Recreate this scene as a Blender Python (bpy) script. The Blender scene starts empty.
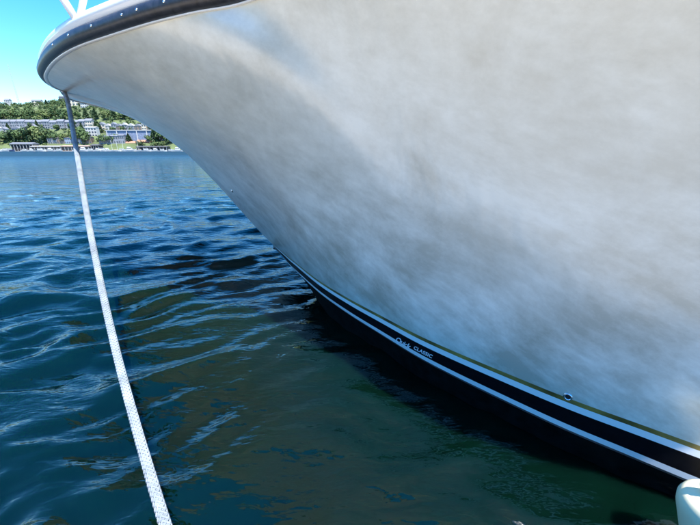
import bpy, bmesh, math, random
import numpy as np
from mathutils import Vector, Matrix
R = math.radians
rnd = random.Random(7)
scene = bpy.context.scene
col = scene.collection

# ------------------------------------------------------------------ camera, sky, sun, exposure
F = 330.0                      # focal length in photo pixels (700 wide)
CAMH = 1.6
PITCH = math.atan((262.5 - 150.5) / F)
cam_d = bpy.data.cameras.new('camera')
cam_d.sensor_width = 36; cam_d.lens = 36 * F / 700
cam_d.clip_start = 0.02; cam_d.clip_end = 20000
cam = bpy.data.objects.new('camera', cam_d); col.objects.link(cam)
cam.location = (0, 0, CAMH); cam.rotation_euler = (R(90) - PITCH, 0, 0)
scene.camera = cam

SUN_AZ = R(152)                # measured from +Y (view direction) towards +X
SUN_EL = R(67)
w = bpy.data.worlds.new('World'); scene.world = w; w.use_nodes = True
nt = w.node_tree; nt.nodes.clear()
sky = nt.nodes.new('ShaderNodeTexSky'); sky.sky_type = 'NISHITA'; sky.sun_disc = False
sky.sun_elevation = SUN_EL; sky.sun_rotation = SUN_AZ
sky.air_density = 1.0; sky.dust_density = 0.0; sky.ozone_density = 4.5
bg = nt.nodes.new('ShaderNodeBackground'); bg.inputs[1].default_value = 0.15
wo = nt.nodes.new('ShaderNodeOutputWorld')
hs = nt.nodes.new('ShaderNodeHueSaturation'); hs.inputs['Saturation'].default_value = 1.36; hs.inputs['Hue'].default_value = .5
nt.links.new(sky.outputs[0], hs.inputs['Color']); nt.links.new(hs.outputs[0], bg.inputs[0]); nt.links.new(bg.outputs[0], wo.inputs[0])
sd = bpy.data.lights.new('sun', 'SUN'); sd.energy = 4.6; sd.angle = R(0.53); sd.color = (1, .955, .88)
sun = bpy.data.objects.new('sun', sd); col.objects.link(sun)
sdir = Vector((math.sin(SUN_AZ) * math.cos(SUN_EL), math.cos(SUN_AZ) * math.cos(SUN_EL), math.sin(SUN_EL)))
sun.rotation_euler = sdir.to_track_quat('Z', 'Y').to_euler(); sun.location = sdir * 50
scene.view_settings.view_transform = 'Standard'; scene.view_settings.look = 'None'
scene.view_settings.exposure = 1.34; scene.view_settings.gamma = 1
scene.render.engine = 'CYCLES'
scene.cycles.use_denoising = True
scene.cycles.max_bounces = 8
scene.cycles.caustics_reflective = True; scene.cycles.caustics_refractive = False
scene.cycles.sample_clamp_indirect = 12; scene.cycles.blur_glossy = 0.1

# ------------------------------------------------------------------ helpers
CP, SP = math.cos(PITCH), math.sin(PITCH)
def ray(px, py):
    x = (px - 350) / F; v = (262.5 - py) / F
    return np.array([x, CP + SP * v, -SP + CP * v])
def at(px, py, Y):
    r = ray(px, py); t = Y / r[1]
    return Vector((r[0] * t, Y, CAMH + r[2] * t))
def atz(px, py, z):
    r = ray(px, py); t = (z - CAMH) / r[2]
    return Vector((r[0] * t, r[1] * t, z))
def tag(o, label=None, cat=None, group=None, kind=None):
    if label: o['label'] = label
    if cat: o['category'] = cat
    if group: o['group'] = group
    if kind: o['kind'] = kind
    return o
def empty(name, loc=(0, 0, 0), rz=0):
    o = bpy.data.objects.new(name, None); o.empty_display_size = .2
    o.location = loc; o.rotation_euler = (0, 0, rz); col.objects.link(o); return o
def mesh_obj(name, verts, faces, mat, parent=None, smooth=False):
    me = bpy.data.meshes.new(name)
    me.from_pydata([tuple(v) for v in verts], [], [tuple(f) for f in faces]); me.update()
    if smooth: me.polygons.foreach_set('use_smooth', [True] * len(me.polygons))
    me.materials.append(mat)
    o = bpy.data.objects.new(name, me); col.objects.link(o)
    if parent: o.parent = parent
    return o
def link_mesh(name, me, parent=None, loc=(0, 0, 0), rot=(0, 0, 0), scale=(1, 1, 1)):
    o = bpy.data.objects.new(name, me); col.objects.link(o)
    o.location = loc; o.rotation_euler = rot; o.scale = scale
    if parent: o.parent = parent
    return o
class MB:
    """collects simple shapes for one mesh object"""
    def __init__(s): s.v = []; s.f = []
    def quad(s, a, b, c, d):
        n = len(s.v); s.v += [a, b, c, d]; s.f.append((n, n + 1, n + 2, n + 3))
    def box(s, x0, y0, z0, x1, y1, z1):
        n = len(s.v)
        s.v += [(x, y, z) for z in (z0, z1) for (x, y) in ((x0, y0), (x1, y0), (x1, y1), (x0, y1))]
        s.f += [tuple(n + i for i in q) for q in ((3, 2, 1, 0), (4, 5, 6, 7), (0, 1, 5, 4), (1, 2, 6, 5), (2, 3, 7, 6), (3, 0, 4, 7))]
    def prism(s, pts, y0, y1):        # pts in xz, extruded along y
        n = len(s.v); k = len(pts)
        s.v += [(x, y0, z) for x, z in pts] + [(x, y1, z) for x, z in pts]
        s.f.append(tuple(n + i for i in range(k))); s.f.append(tuple(n + k + i for i in reversed(range(k))))
        s.f += [(n + i, n + k + i, n + k + (i + 1) % k, n + (i + 1) % k) for i in range(k)]
    def prismx(s, pts, x0, x1):       # pts in yz, extruded along x
        n = len(s.v); k = len(pts)
        s.v += [(x0, y, z) for y, z in pts] + [(x1, y, z) for y, z in pts]
        s.f.append(tuple(n + i for i in reversed(range(k)))); s.f.append(tuple(n + k + i for i in range(k)))
        s.f += [(n + i, n + (i + 1) % k, n + k + (i + 1) % k, n + k + i) for i in range(k)]
    def tube(s, pts, rad, seg=8, caps=True):
        pts = [Vector(p) for p in pts]; rads = rad if hasattr(rad, '__len__') else [rad] * len(pts)
        n0 = len(s.v); up = None
        for i, p in enumerate(pts):
            t = (pts[min(i + 1, len(pts) - 1)] - pts[max(i - 1, 0)]).normalized()
            if up is None:
                up = t.orthogonal().normalized()
            up = (up - t * up.dot(t)).normalized(); sd_ = t.cross(up)
            for k in range(seg):
                a = 2 * math.pi * k / seg
                s.v.append(tuple(p + (up * math.cos(a) + sd_ * math.sin(a)) * rads[i]))
        for i in range(len(pts) - 1):
            for k in range(seg):
                a = n0 + i * seg + k; b = n0 + i * seg + (k + 1) % seg
                s.f.append((a, b, b + seg, a + seg))
        if caps:
            s.f.append(tuple(n0 + k for k in reversed(range(seg))))
            e = n0 + (len(pts) - 1) * seg; s.f.append(tuple(e + k for k in range(seg)))
    def lathe(s, prof, seg=24, M=None):   # prof: (r, z)
        n0 = len(s.v)
        for r_, z_ in prof:
            for k in range(seg):
                a = 2 * math.pi * k / seg
                v = Vector((r_ * math.cos(a), r_ * math.sin(a), z_))
                if M: v = M @ v
                s.v.append(tuple(v))
        for i in range(len(prof) - 1):
            for k in range(seg):
                a = n0 + i * seg + k; b = n0 + i * seg + (k + 1) % seg
                s.f.append((a, b, b + seg, a + seg))
    def build(s, name, mat, parent=None, smooth=False):
        return mesh_obj(name, s.v, s.f, mat, parent, smooth)
def cr(pts, n):
    """Catmull-Rom through pts, resampled to n points evenly by arc length"""
    P = np.array([tuple(p) for p in pts], float)
    P = np.vstack([2 * P[0] - P[1], P, 2 * P[-1] - P[-2]]); out = []
    for i in range(1, len(P) - 2):
        # centripetal
        p0, p1, p2, p3 = P[i - 1:i + 3]
        t0 = 0; t1 = t0 + np.linalg.norm(p1 - p0) ** .5; t2 = t1 + np.linalg.norm(p2 - p1) ** .5; t3 = t2 + np.linalg.norm(p3 - p2) ** .5
        for t in np.linspace(t1, t2, 40, endpoint=False):
            A1 = (t1 - t) / (t1 - t0) * p0 + (t - t0) / (t1 - t0) * p1
            A2 = (t2 - t) / (t2 - t1) * p1 + (t - t1) / (t2 - t1) * p2
            A3 = (t3 - t) / (t3 - t2) * p2 + (t - t2) / (t3 - t2) * p3
            B1 = (t2 - t) / (t2 - t0) * A1 + (t - t0) / (t2 - t0) * A2
            B2 = (t3 - t) / (t3 - t1) * A2 + (t - t1) / (t3 - t1) * A3
            out.append((t2 - t) / (t2 - t1) * B1 + (t - t1) / (t2 - t1) * B2)
    out.append(P[-2]); out = np.array(out)
    L = np.concatenate([[0], np.cumsum(np.linalg.norm(np.diff(out, axis=0), axis=1))])
    s = np.linspace(0, L[-1], n)
    return np.stack([np.interp(s, L, out[:, k]) for k in range(out.shape[1])], 1)

# ------------------------------------------------------------------ materials
def mat(name, colr=(.5, .5, .5), rough=.5, metal=0, spec=.5, coat=0, coat_r=.03, noise=None, bump=None, ior=None):
    """noise=(scale, amount, detail) mottles the colour; bump=(scale, strength, dist)"""
    m = bpy.data.materials.new(name); m.use_nodes = True; n = m.node_tree; b = n.nodes['Principled BSDF']
    b.inputs['Base Color'].default_value = (*colr, 1); b.inputs['Roughness'].default_value = rough
    b.inputs['Metallic'].default_value = metal; b.inputs['Specular IOR Level'].default_value = spec
    b.inputs['Coat Weight'].default_value = coat; b.inputs['Coat Roughness'].default_value = coat_r
    if ior: b.inputs['IOR'].default_value = ior
    tc = n.nodes.new('ShaderNodeTexCoord')
    if noise:
        t = n.nodes.new('ShaderNodeTexNoise'); t.inputs['Scale'].default_value = noise[0]; t.inputs['Detail'].default_value = noise[2] if len(noise) > 2 else 4
        r_ = n.nodes.new('ShaderNodeValToRGB'); a = noise[1]
        r_.color_ramp.elements[0].position = .3; r_.color_ramp.elements[1].position = .7
        r_.color_ramp.elements[0].color = (*[c * (1 - a) for c in colr], 1)
        r_.color_ramp.elements[1].color = (*[min(1, c * (1 + a)) for c in colr], 1)
        n.links.new(tc.outputs['Object'], t.inputs['Vector']); n.links.new(t.outputs['Fac'], r_.inputs[0]); n.links.new(r_.outputs[0], b.inputs['Base Color'])
    if bump:
        t2 = n.nodes.new('ShaderNodeTexNoise'); t2.inputs['Scale'].default_value = bump[0]; t2.inputs['Detail'].default_value = 5
        bp = n.nodes.new('ShaderNodeBump'); bp.inputs['Strength'].default_value = bump[1]; bp.inputs['Distance'].default_value = bump[2]
        n.links.new(tc.outputs['Object'], t2.inputs['Vector']); n.links.new(t2.outputs['Fac'], bp.inputs['Height']); n.links.new(bp.outputs[0], b.inputs['Normal'])
    return m

def gelcoat_material():
    m = bpy.data.materials.new('white_gelcoat'); m.use_nodes = True; n = m.node_tree; b = n.nodes['Principled BSDF']; L = n.links.new
    tc = n.nodes.new('ShaderNodeTexCoord')
    # water light and wave reflections painted into the colour: streaky noise along the hull
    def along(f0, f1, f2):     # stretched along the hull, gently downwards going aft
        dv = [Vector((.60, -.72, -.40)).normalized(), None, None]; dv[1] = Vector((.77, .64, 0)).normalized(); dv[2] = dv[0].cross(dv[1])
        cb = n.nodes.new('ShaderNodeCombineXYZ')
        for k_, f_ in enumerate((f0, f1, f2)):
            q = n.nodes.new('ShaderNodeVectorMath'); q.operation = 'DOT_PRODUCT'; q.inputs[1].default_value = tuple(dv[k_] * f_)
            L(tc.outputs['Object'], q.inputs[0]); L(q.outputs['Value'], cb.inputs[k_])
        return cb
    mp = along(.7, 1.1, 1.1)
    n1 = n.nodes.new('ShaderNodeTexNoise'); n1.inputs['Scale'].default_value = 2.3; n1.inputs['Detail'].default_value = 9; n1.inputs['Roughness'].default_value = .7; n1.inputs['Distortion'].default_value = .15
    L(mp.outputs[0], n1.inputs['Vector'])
    # long painted fibres standing in for wave streaks mirrored in the flare
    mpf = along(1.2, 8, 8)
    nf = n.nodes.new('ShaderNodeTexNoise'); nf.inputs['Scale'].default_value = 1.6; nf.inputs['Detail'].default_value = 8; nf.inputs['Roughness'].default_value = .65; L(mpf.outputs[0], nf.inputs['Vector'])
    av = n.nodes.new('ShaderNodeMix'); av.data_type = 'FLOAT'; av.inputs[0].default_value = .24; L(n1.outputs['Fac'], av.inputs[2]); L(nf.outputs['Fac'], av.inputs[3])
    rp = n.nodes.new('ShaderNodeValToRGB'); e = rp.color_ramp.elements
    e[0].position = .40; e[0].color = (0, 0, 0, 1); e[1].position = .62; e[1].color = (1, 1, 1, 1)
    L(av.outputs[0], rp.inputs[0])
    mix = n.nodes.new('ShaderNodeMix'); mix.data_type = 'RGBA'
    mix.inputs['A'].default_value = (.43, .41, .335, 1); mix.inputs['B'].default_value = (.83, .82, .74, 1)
    # the painted wisps are strongest low on the topside, fainter under the flare
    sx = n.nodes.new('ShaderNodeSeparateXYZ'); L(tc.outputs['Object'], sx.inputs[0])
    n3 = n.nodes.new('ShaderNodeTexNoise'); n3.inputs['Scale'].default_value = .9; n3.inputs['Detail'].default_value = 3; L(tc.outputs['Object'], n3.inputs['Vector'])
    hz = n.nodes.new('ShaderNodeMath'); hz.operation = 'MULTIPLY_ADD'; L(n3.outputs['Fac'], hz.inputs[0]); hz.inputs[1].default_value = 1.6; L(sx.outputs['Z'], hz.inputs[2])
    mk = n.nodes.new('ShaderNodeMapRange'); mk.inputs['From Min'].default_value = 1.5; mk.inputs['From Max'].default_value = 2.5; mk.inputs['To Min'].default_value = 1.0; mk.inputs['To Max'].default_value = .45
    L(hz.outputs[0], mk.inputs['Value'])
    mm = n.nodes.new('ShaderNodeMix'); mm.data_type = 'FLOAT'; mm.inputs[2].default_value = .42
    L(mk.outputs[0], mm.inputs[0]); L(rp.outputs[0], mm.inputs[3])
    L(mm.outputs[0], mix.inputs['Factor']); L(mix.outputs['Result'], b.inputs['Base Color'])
    b.inputs['Roughness'].default_value = .35
    b.inputs['Coat Weight'].default_value = 1.0; b.inputs['Coat Roughness'].default_value = .22; b.inputs['Coat IOR'].default_value = 1.65
    # slight unfairness of the moulding: long shallow ripples
    mp2 = n.nodes.new('ShaderNodeMapping'); mp2.inputs['Scale'].default_value = (1.6, 1.6, .45); L(tc.outputs['Object'], mp2.inputs[0])
    n2 = n.nodes.new('ShaderNodeTexNoise'); n2.inputs['Scale'].default_value = 5; n2.inputs['Detail'].default_value = 2.5
    L(mp2.outputs[0], n2.inputs['Vector'])
    bp = n.nodes.new('ShaderNodeBump'); bp.inputs['Strength'].default_value = .6; bp.inputs['Distance'].default_value = .009
    L(n2.outputs['Fac'], bp.inputs['Height']); L(bp.outputs[0], b.inputs['Normal']); L(bp.outputs[0], b.inputs['Coat Normal'])
    return m

def water_material():
    m = bpy.data.materials.new('lake_water'); m.use_nodes = True; n = m.node_tree; b = n.nodes['Principled BSDF']; L = n.links.new
    b.inputs['Base Color'].default_value = (.006, .026, .020, 1); b.inputs['Roughness'].default_value = .05
    b.inputs['IOR'].default_value = 1.52
    b.inputs['Subsurface Weight'].default_value = 1; b.inputs['Subsurface Radius'].default_value = (.25, .7, .5); b.inputs['Subsurface Scale'].default_value = .6
    tc = n.nodes.new('ShaderNodeTexCoord')
    # murk: uneven turbidity of the green water
    t = n.nodes.new('ShaderNodeTexNoise'); t.inputs['Scale'].default_value = .9; t.inputs['Detail'].default_value = 5
    rp = n.nodes.new('ShaderNodeValToRGB'); rp.color_ramp.elements[0].position = .3; rp.color_ramp.elements[1].position = .75
    rp.color_ramp.elements[0].color = (.0006, .0055, .0040, 1); rp.color_ramp.elements[1].color = (.0012, .0090, .0052, 1)
    L(tc.outputs['Object'], t.inputs['Vector']); L(t.outputs['Fac'], rp.inputs[0]); L(rp.outputs[0], b.inputs['Base Color'])
    ln = n.nodes.new('ShaderNodeVectorMath'); ln.operation = 'LENGTH'; L(tc.outputs['Object'], ln.inputs[0])
    far = n.nodes.new('ShaderNodeMapRange'); far.inputs['From Min'].default_value = 4; far.inputs['From Max'].default_value = 70; far.inputs['To Min'].default_value = .25; far.inputs['To Max'].default_value = 1.0
    L(ln.outputs['Value'], far.inputs['Value'])
    rr_ = n.nodes.new('ShaderNodeMapRange'); rr_.inputs['From Min'].default_value = 15; rr_.inputs['From Max'].default_value = 160; rr_.inputs['To Min'].default_value = .045; rr_.inputs['To Max'].default_value = .44
    L(ln.outputs['Value'], rr_.inputs['Value']); L(rr_.outputs[0], b.inputs['Roughness'])
    prev = None
    for sc, st, dist, sx, sy, det in ((11, .6, .014, .5, 1.3, 3), (2.6, .5, .14, .5, 1.15, 4), (.45, .55, .6, .45, 1.2, 5)):
        mp = n.nodes.new('ShaderNodeMapping'); mp.inputs['Rotation'].default_value = (0, 0, R(-14)); mp.inputs['Scale'].default_value = (sx, sy, 1)
        L(tc.outputs['Object'], mp.inputs[0])
        x = n.nodes.new('ShaderNodeTexNoise'); x.inputs['Scale'].default_value = sc; x.inputs['Detail'].default_value = det; x.inputs['Roughness'].default_value = .55; x.inputs['Distortion'].default_value = .3
        L(mp.outputs[0], x.inputs['Vector'])
        bp = n.nodes.new('ShaderNodeBump'); bp.inputs['Strength'].default_value = st; bp.inputs['Distance'].default_value = dist
        L(x.outputs['Fac'], bp.inputs['Height'])
        if prev: L(prev.outputs[0], bp.inputs['Normal'])
        if sc < 10: L(far.outputs[0], bp.inputs['Strength'])
        prev = bp
    # the two coarse layers matter only far out, where the mesh carries no ripples
    L(prev.outputs[0], b.inputs['Normal'])
    return m

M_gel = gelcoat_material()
M_water = water_material()
M_gelw = mat('white_gelcoat_band', (.80, .80, .79), .3, coat=1, coat_r=.05)
M_black = mat('black_boot_top', (.003, .003, .005), .3, spec=.15, noise=(30, .3))
M_rub = mat('black_rubber', (.022, .023, .030), .38, noise=(25, .5, 6), bump=(60, .25, .003))
M_olive = mat('tarnished_gold_stripe', (.21, .145, .035), .35, noise=(6, .65, 8))
M_bottom = mat('dark_bottom_paint', (.003, .004, .004), .8, spec=.05, noise=(14, .6, 8), bump=(30, .4, .01))
M_greyband = mat('grey_lower_band', (.11, .13, .15), .35, coat=.5, noise=(9, .5, 8))  # mottled grey strip below the lower white band
M_cap = mat('white_toerail', (.82, .82, .82), .3, coat=.6)
M_steel = mat('stainless_steel', (.75, .76, .78), .18, 1)
M_dark = mat('black_hollow', (.004, .004, .004), .8)
M_white = mat('white_paint', (.8, .8, .8), .35)
M_boatwhite = mat('weathered_white_boat_paint', (.55, .55, .54), .5)

# ------------------------------------------------------------------ hull curves
DH = 0.85
# stripes near the waterline as pixel rows (photo x, top of gold, bottom of gold, top of black, bottom of black, bottom of white)
T = np.array([(273, 244.6, 245.2, 245.9, 246.9, 247.6), (295, 262.2, 263.4, 265, 269.6, 270.9), (320, 281.3, 283, 285.5, 291.3, 293.7),
              (350, 299.3, 301.6, 305.2, 312.4, 315.7), (380, 315.2, 318.1, 322.9, 331.4, 335), (417, 334.6, 338, 342.7, 352.4, 356.2),
              (450, 349.6, 353.2, 357.8, 369.6, 373.8), (500, 370.6, 374.8, 380.1, 394, 398.8), (570, 398.9, 403.5, 409.7, 425.7, 431.3),
              (640, 424.2, 429.2, 437, 455.3, 462), (700, 445.9, 450.8, 458.3, 479, 486), (780, 474, 480, 488.5, 512.5, 521), (860, 501.5, 509, 519, 547, 557)])
ZO = 0.38
plan = [tuple(atz(r[0], r[1], ZO)[:2]) for r in T]
plan = plan + [(3.3, .70), (5, .52), (9, .45)]
plan = cr([(x, y) for x, y in plan], 400)
sl = np.concatenate([[0], np.cumsum(np.linalg.norm(np.diff(plan, axis=0), axis=1))])
def wall_hit(px, py):
    r = ray(px, py); d = np.array([r[0], r[1]]); d /= np.linalg.norm(d)
    side = plan[:, 0] * d[1] - plan[:, 1] * d[0]
    k = np.where((side[:-1] <= 0) & (side[1:] > 0))[0]
    if len(k) == 0: return (0.0, None)
    k = k[0]; f = -side[k] / (side[k + 1] - side[k])
    p = plan[k] * (1 - f) + plan[k + 1] * f
    return sl[k] * (1 - f) + sl[k + 1] * f, CAMH + np.dot(p, (r[0], r[1])) / (r[0] ** 2 + r[1] ** 2) * r[2]
zb = []
for c in range(2, 6):
    ss, zz = [], []
    for r in T[1:11]:
        s_, z_ = wall_hit(r[0], r[c])
        if z_ is not None: ss.append(s_); zz.append(z_)
    co = np.polyfit(ss, zz, 2)
    v = np.polyval(co, np.clip(sl, ss[0], ss[-1]))
    # taper into the stem
    zb.append(ZO - (ZO - v) * np.clip(sl / .8 + .12, 0, 1))
zb = [ZO * np.ones_like(sl)] + zb        # gold top, gold bottom, black top, black bottom, white bottom
print('stripe z', [(round(float(z[5]), 3), round(float(z[120]), 3), round(float(z[250]), 3)) for z in zb])

sheer_px = [(64, 91.5), (52, 86), (45.5, 78), (47, 70.5), (57, 58.5), (77, 46.5), (116, 33), (154, 21.5), (193, 12), (247, 1)]
Sp = [tuple(atz(x, y, CAMH + DH)[:2]) for x, y in sheer_px]
print('sheer', [(round(a, 2), round(b, 2)) for a, b in Sp])
Sp += [(.35, 1.50), (1.25, .64), (2.4, .28), (4, .1), (6, 0), (9, 0)]
NC, NR = 260, 70
Sfull = cr(Sp, 1200)
# columns denser towards the bow
uu = np.linspace(0, 1, NC) ** 1.5
S = np.stack([np.interp(uu, np.linspace(0, 1, 1200), Sfull[:, k]) for k in (0, 1)], 1)
Lc = np.stack([np.interp(uu ** 1.22 * sl[-1], sl, plan[:, k]) for k in (0, 1)], 1)
# stem profile: silhouette pixels cut with the vertical centre plane through bow tip and stem foot
S0 = np.array(Sp[0]); L0 = plan[0]
sil = [(64, 91.5), (92, 98.5), (125, 111.5), (160, 133), (190, 156.5), (215, 182), (228, 196), (250, 221), (264, 236), (273, 244.6)]
ax = S0 - L0; nrm = np.array([-ax[1], ax[0]])
prof = []
for px, py in sil:
    r = ray(px, py); t = np.dot(L0, nrm) / np.dot(r[:2], nrm)
    p = r[:2] * t; prof.append((CAMH + r[2] * t, np.dot(p - L0, ax) / np.dot(ax, ax)))
prof = np.array(prof)[::-1]
print('stem profile', np.round(prof, 3).tolist(), 'axis', np.round(ax, 2))
s_st = (prof[:, 0] - ZO) / (CAMH + DH - ZO); g_st = prof[:, 1]
v_rows = np.linspace(0, 1, NR)
g0 = np.interp(v_rows, s_st, g_st)
for _ in range(6): g0[1:-1] = (g0[:-2] + 2 * g0[1:-1] + g0[2:]) / 4
def port_surface():
    V = np.zeros((NC, NR, 3))
    arc = uu
    for j in range(NC):
        b = 1 - math.exp(-arc[j] * 7)
        g1 = .20 * v_rows + .80 * v_rows ** 3.1
        g = g0 * (1 - b) + g1 * b
        V[j, :, 0] = Lc[j, 0] + (S[j, 0] - Lc[j, 0]) * g
        V[j, :, 1] = Lc[j, 1] + (S[j, 1] - Lc[j, 1]) * g
        V[j, :, 2] = ZO + (CAMH + DH - ZO) * v_rows
    return V
PV = port_surface()
def mirror(p):
    a = ax / np.linalg.norm(ax); d = np.asarray(p) - L0; al = np.dot(d, a)
    return L0 + 2 * al * a - d
def grid_faces(nc, nr, flip=False):
    f = []
    for j in range(nc - 1):
        for i in range(nr - 1):
            a = j * nr + i; q = (a, a + nr, a + nr + 1, a + 1)
            f.append(q[::-1] if flip else q)
    return f

boat = empty('motor_yacht', (0, 0, 0))
tag(boat, 'white flared yacht bow with black rubrail and black boot stripe, filling the right side', 'boat')
verts = PV.reshape(-1, 3).tolist(); faces = grid_faces(NC, NR)
# starboard side: its sheer runs on from the tip, a little lower
Ss = [(S0[0], S0[1], CAMH + DH)]
for (px, py, Y) in ((66.5, 96, 5.72), (72, 99.8, 5.95), (97, 106, 6.35), (124, 112.6, 6.75)):
    p = at(px, py, Y); Ss.append(tuple(p))
Ss += [(-3.75, 7.35, 2.30), (-2.7, 8.0, 2.3), (-.8, 8.6, 2.3), (2, 9.0, 2.3), (6, 9.2, 2.3), (10, 9.2, 2.3)]
SsC = cr(Ss, 1200); NS = 160; us = np.linspace(0, 1, NS) ** 1.5
SS = np.stack([np.interp(us, np.linspace(0, 1, 1200), SsC[:, k]) for k in range(3)], 1)
LLs = np.array([mirror(p) for p in plan])
LS = np.stack([np.interp(us ** 1.2 * sl[-1], sl, LLs[:, k]) for k in (0, 1)], 1)
SV = np.zeros((NS, NR, 3))
for j in range(NS):
    b = 1 - math.exp(-us[j] * 7); g = g0 * (1 - b) + (.20 * v_rows + .80 * v_rows ** 3.1) * b
    SV[j, :, 0] = LS[j, 0] + (SS[j, 0] - LS[j, 0]) * g; SV[j, :, 1] = LS[j, 1] + (SS[j, 1] - LS[j, 1]) * g
    SV[j, :, 2] = ZO + (SS[j, 2] - ZO) * v_rows
n0 = len(verts); verts += SV.reshape(-1, 3).tolist()
faces += [tuple(n0 + k for k in f) for f in grid_faces(NS, NR, True)]
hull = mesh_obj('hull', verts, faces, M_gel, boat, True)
hull.data.materials.append(M_gelw)  # lighter starboard side: its sunlit brightness is put into the colour
npf = (NC - 1) * (NR - 1)
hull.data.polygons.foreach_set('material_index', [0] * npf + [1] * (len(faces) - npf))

def band(name, ztop, zbot, m, off_t=0.0, off_b=0.0, label=None):
    """a strip of the lower wall, both sides"""
    tng = np.gradient(plan, axis=0); tng /= np.linalg.norm(tng, axis=1)[:, None]
    out = np.stack([tng[:, 1], -tng[:, 0]], 1)           # towards the camera side
    if np.dot(out[100], -plan[100]) < 0: out = -out
    idx = np.arange(0, 400, 2); mb_v = []; mb_f = []
    for side in (0, 1):
        base = len(mb_v)
        for k in idx:
            fade = min(1, sl[k] / .25)
            for zz, of in ((ztop[k], off_t), (zbot[k], off_b)):
                p = plan[k] + out[k] * of * fade
                if side: p = mirror(p)
                mb_v.append((p[0], p[1], zz))
        for i in range(len(idx) - 1):
            a = base + 2 * i; q = (a, a + 1, a + 3, a + 2); mb_f.append(q[::-1] if side else q)
    o = mesh_obj(name, mb_v, mb_f, m, boat, True)
    if label: o['label'] = label
    return o
band('pinstripe', zb[0], zb[1], M_olive, 0, 0, 'tarnished olive gold line')
band('hull_band', zb[1], zb[2], M_gelw, 0, 0)
band('boot_stripe', zb[2], zb[3], M_black, 0, -.004, 'broad black stripe')
band('hull_band', zb[3], zb[4], M_gelw, -.004, -.008)
band('hull_band', zb[4], zb[4] - .028, M_greyband, -.010, -.03, 'grey lower edge')
zf = zb[4] - .05 - np.clip((sl - .25) / 1.5, 0, 1) ** 1.5 * .55
band('hull_bottom', zb[4] - .028, np.maximum(zf, -.35), M_bottom, -.03, -.16, 'dark bottom paint at the water')

# rubrail: D-section swept round the sheer, both sides
def sweep(path3, profile, name, m, parent, smooth=True):
    """path3: Nx3; profile: (outward, up) list, closed"""
    P = np.asarray(path3); t = np.gradient(P[:, :2], axis=0); t /= np.linalg.norm(t, axis=1)[:, None]
    out = np.stack([t[:, 1], -t[:, 0]], 1); k = len(profile); v = []; f = []
    for i in range(len(P)):
        for o_, u_ in profile:
            v.append((P[i, 0] + out[i, 0] * o_, P[i, 1] + out[i, 1] * o_, P[i, 2] + u_))
    for i in range(len(P) - 1):
        for j in range(k):
            a = i * k + j; b = i * k + (j + 1) % k; f.append((a, b, b + k, a + k))
    f.append(tuple(range(k))[::-1]); f.append(tuple((len(P) - 1) * k + j for j in range(k)))
    return mesh_obj(name, v, f, m, parent, smooth)
port_line = np.column_stack([Sfull[::-1], np.full(len(Sfull), CAMH + DH)])       # aft -> bow
whole = np.vstack([port_line[::4], SsC[4::4]])
# make 'outward' point away from the deck
c_deck = np.array([2, 5.0])
tt = np.gradient(whole[:, :2], axis=0); o_ = np.stack([tt[:, 1], -tt[:, 0]], 1)
sgn = 1 if np.sum(o_[50] * (whole[50, :2] - c_deck)) > 0 else -1
def pr(lst): return [(a * sgn, b) for a, b in lst]
dsec = [(.004, -.002)] + [(.012 + .052 * math.cos(a), .056 + .056 * math.sin(a)) for a in np.linspace(-1.35, 1.35, 11)] + [(.004, .115)]
sweep(whole, pr(dsec), 'rubrail', M_rub, boat)
lip = [(-.02, -.012), (.012, -.012), (.016, -.006), (.012, .0), (-.02, .0)]
sweep(whole, pr(lip), 'hull_lip', M_cap, boat)
cap = [(-.12, .116), (.004, .116)] + [(-.022 + .050 * math.cos(a), .166 + .048 * math.sin(a)) for a in np.linspace(-.9, 2.2, 9)] + [(-.12, .20)]
sweep(whole, pr(cap), 'toe_rail', M_cap, boat)
# deck
dv = []; half = port_line[::6]; hs = SsC[::6][:len(half)]
df = []
for i in range(len(half)):
    p = half[len(half) - 1 - i]; q = hs[min(i, len(hs) - 1)]
    dv += [(p[0], p[1], p[2] + .10), (q[0], q[1], q[2] + .10)]
for i in range(len(half) - 1): df.append((2 * i, 2 * i + 1, 2 * i + 3, 2 * i + 2))
mesh_obj('deck', dv, df, M_white, boat)
# rubrail screws
d_s = np.concatenate([[0], np.cumsum(np.linalg.norm(np.diff(port_line[:, :2], axis=0), axis=1))])
mbs = MB(); mbs.lathe([(0, .006), (.005, .0055), (.009, .003), (.010, 0), (.010, -.004)], 10)
screw_me = None
target = [(59, 43.5), (75, 35), (97.5, 24.5), (128, 12.5), (143, 8.5), (171, 2.5)]
for (px, py) in target:
    r = ray(px, py); best = None
    for i in range(0, len(port_line), 2):
        p = port_line[i] + np.array([0, 0, .062]); q = p - np.array([0, 0, CAMH]); q = q / np.linalg.norm(q)
        dd = np.dot(q, r / np.linalg.norm(r))
        if best is None or dd > best[0]: best = (dd, i)
    i = best[1]; t = port_line[min(i + 3, 1199), :2] - port_line[i - 3, :2]; t /= np.linalg.norm(t)
    o2 = np.array([t[1], -t[0]]) * sgn
    nvec = Vector((o2[0], o2[1], .12)).normalized()
    pos = Vector((port_line[i, 0] + o2[0] * .0635, port_line[i, 1] + o2[1] * .0635, port_line[i, 2] + .062))
    if screw_me is None:
        sc_o = mbs.build('screw', M_steel, boat, True); screw_me = sc_o.data
    else: sc_o = link_mesh('screw', screw_me, boat)
    sc_o.location = pos; sc_o.rotation_euler = nvec.to_track_quat('Z', 'Y').to_euler()

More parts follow.
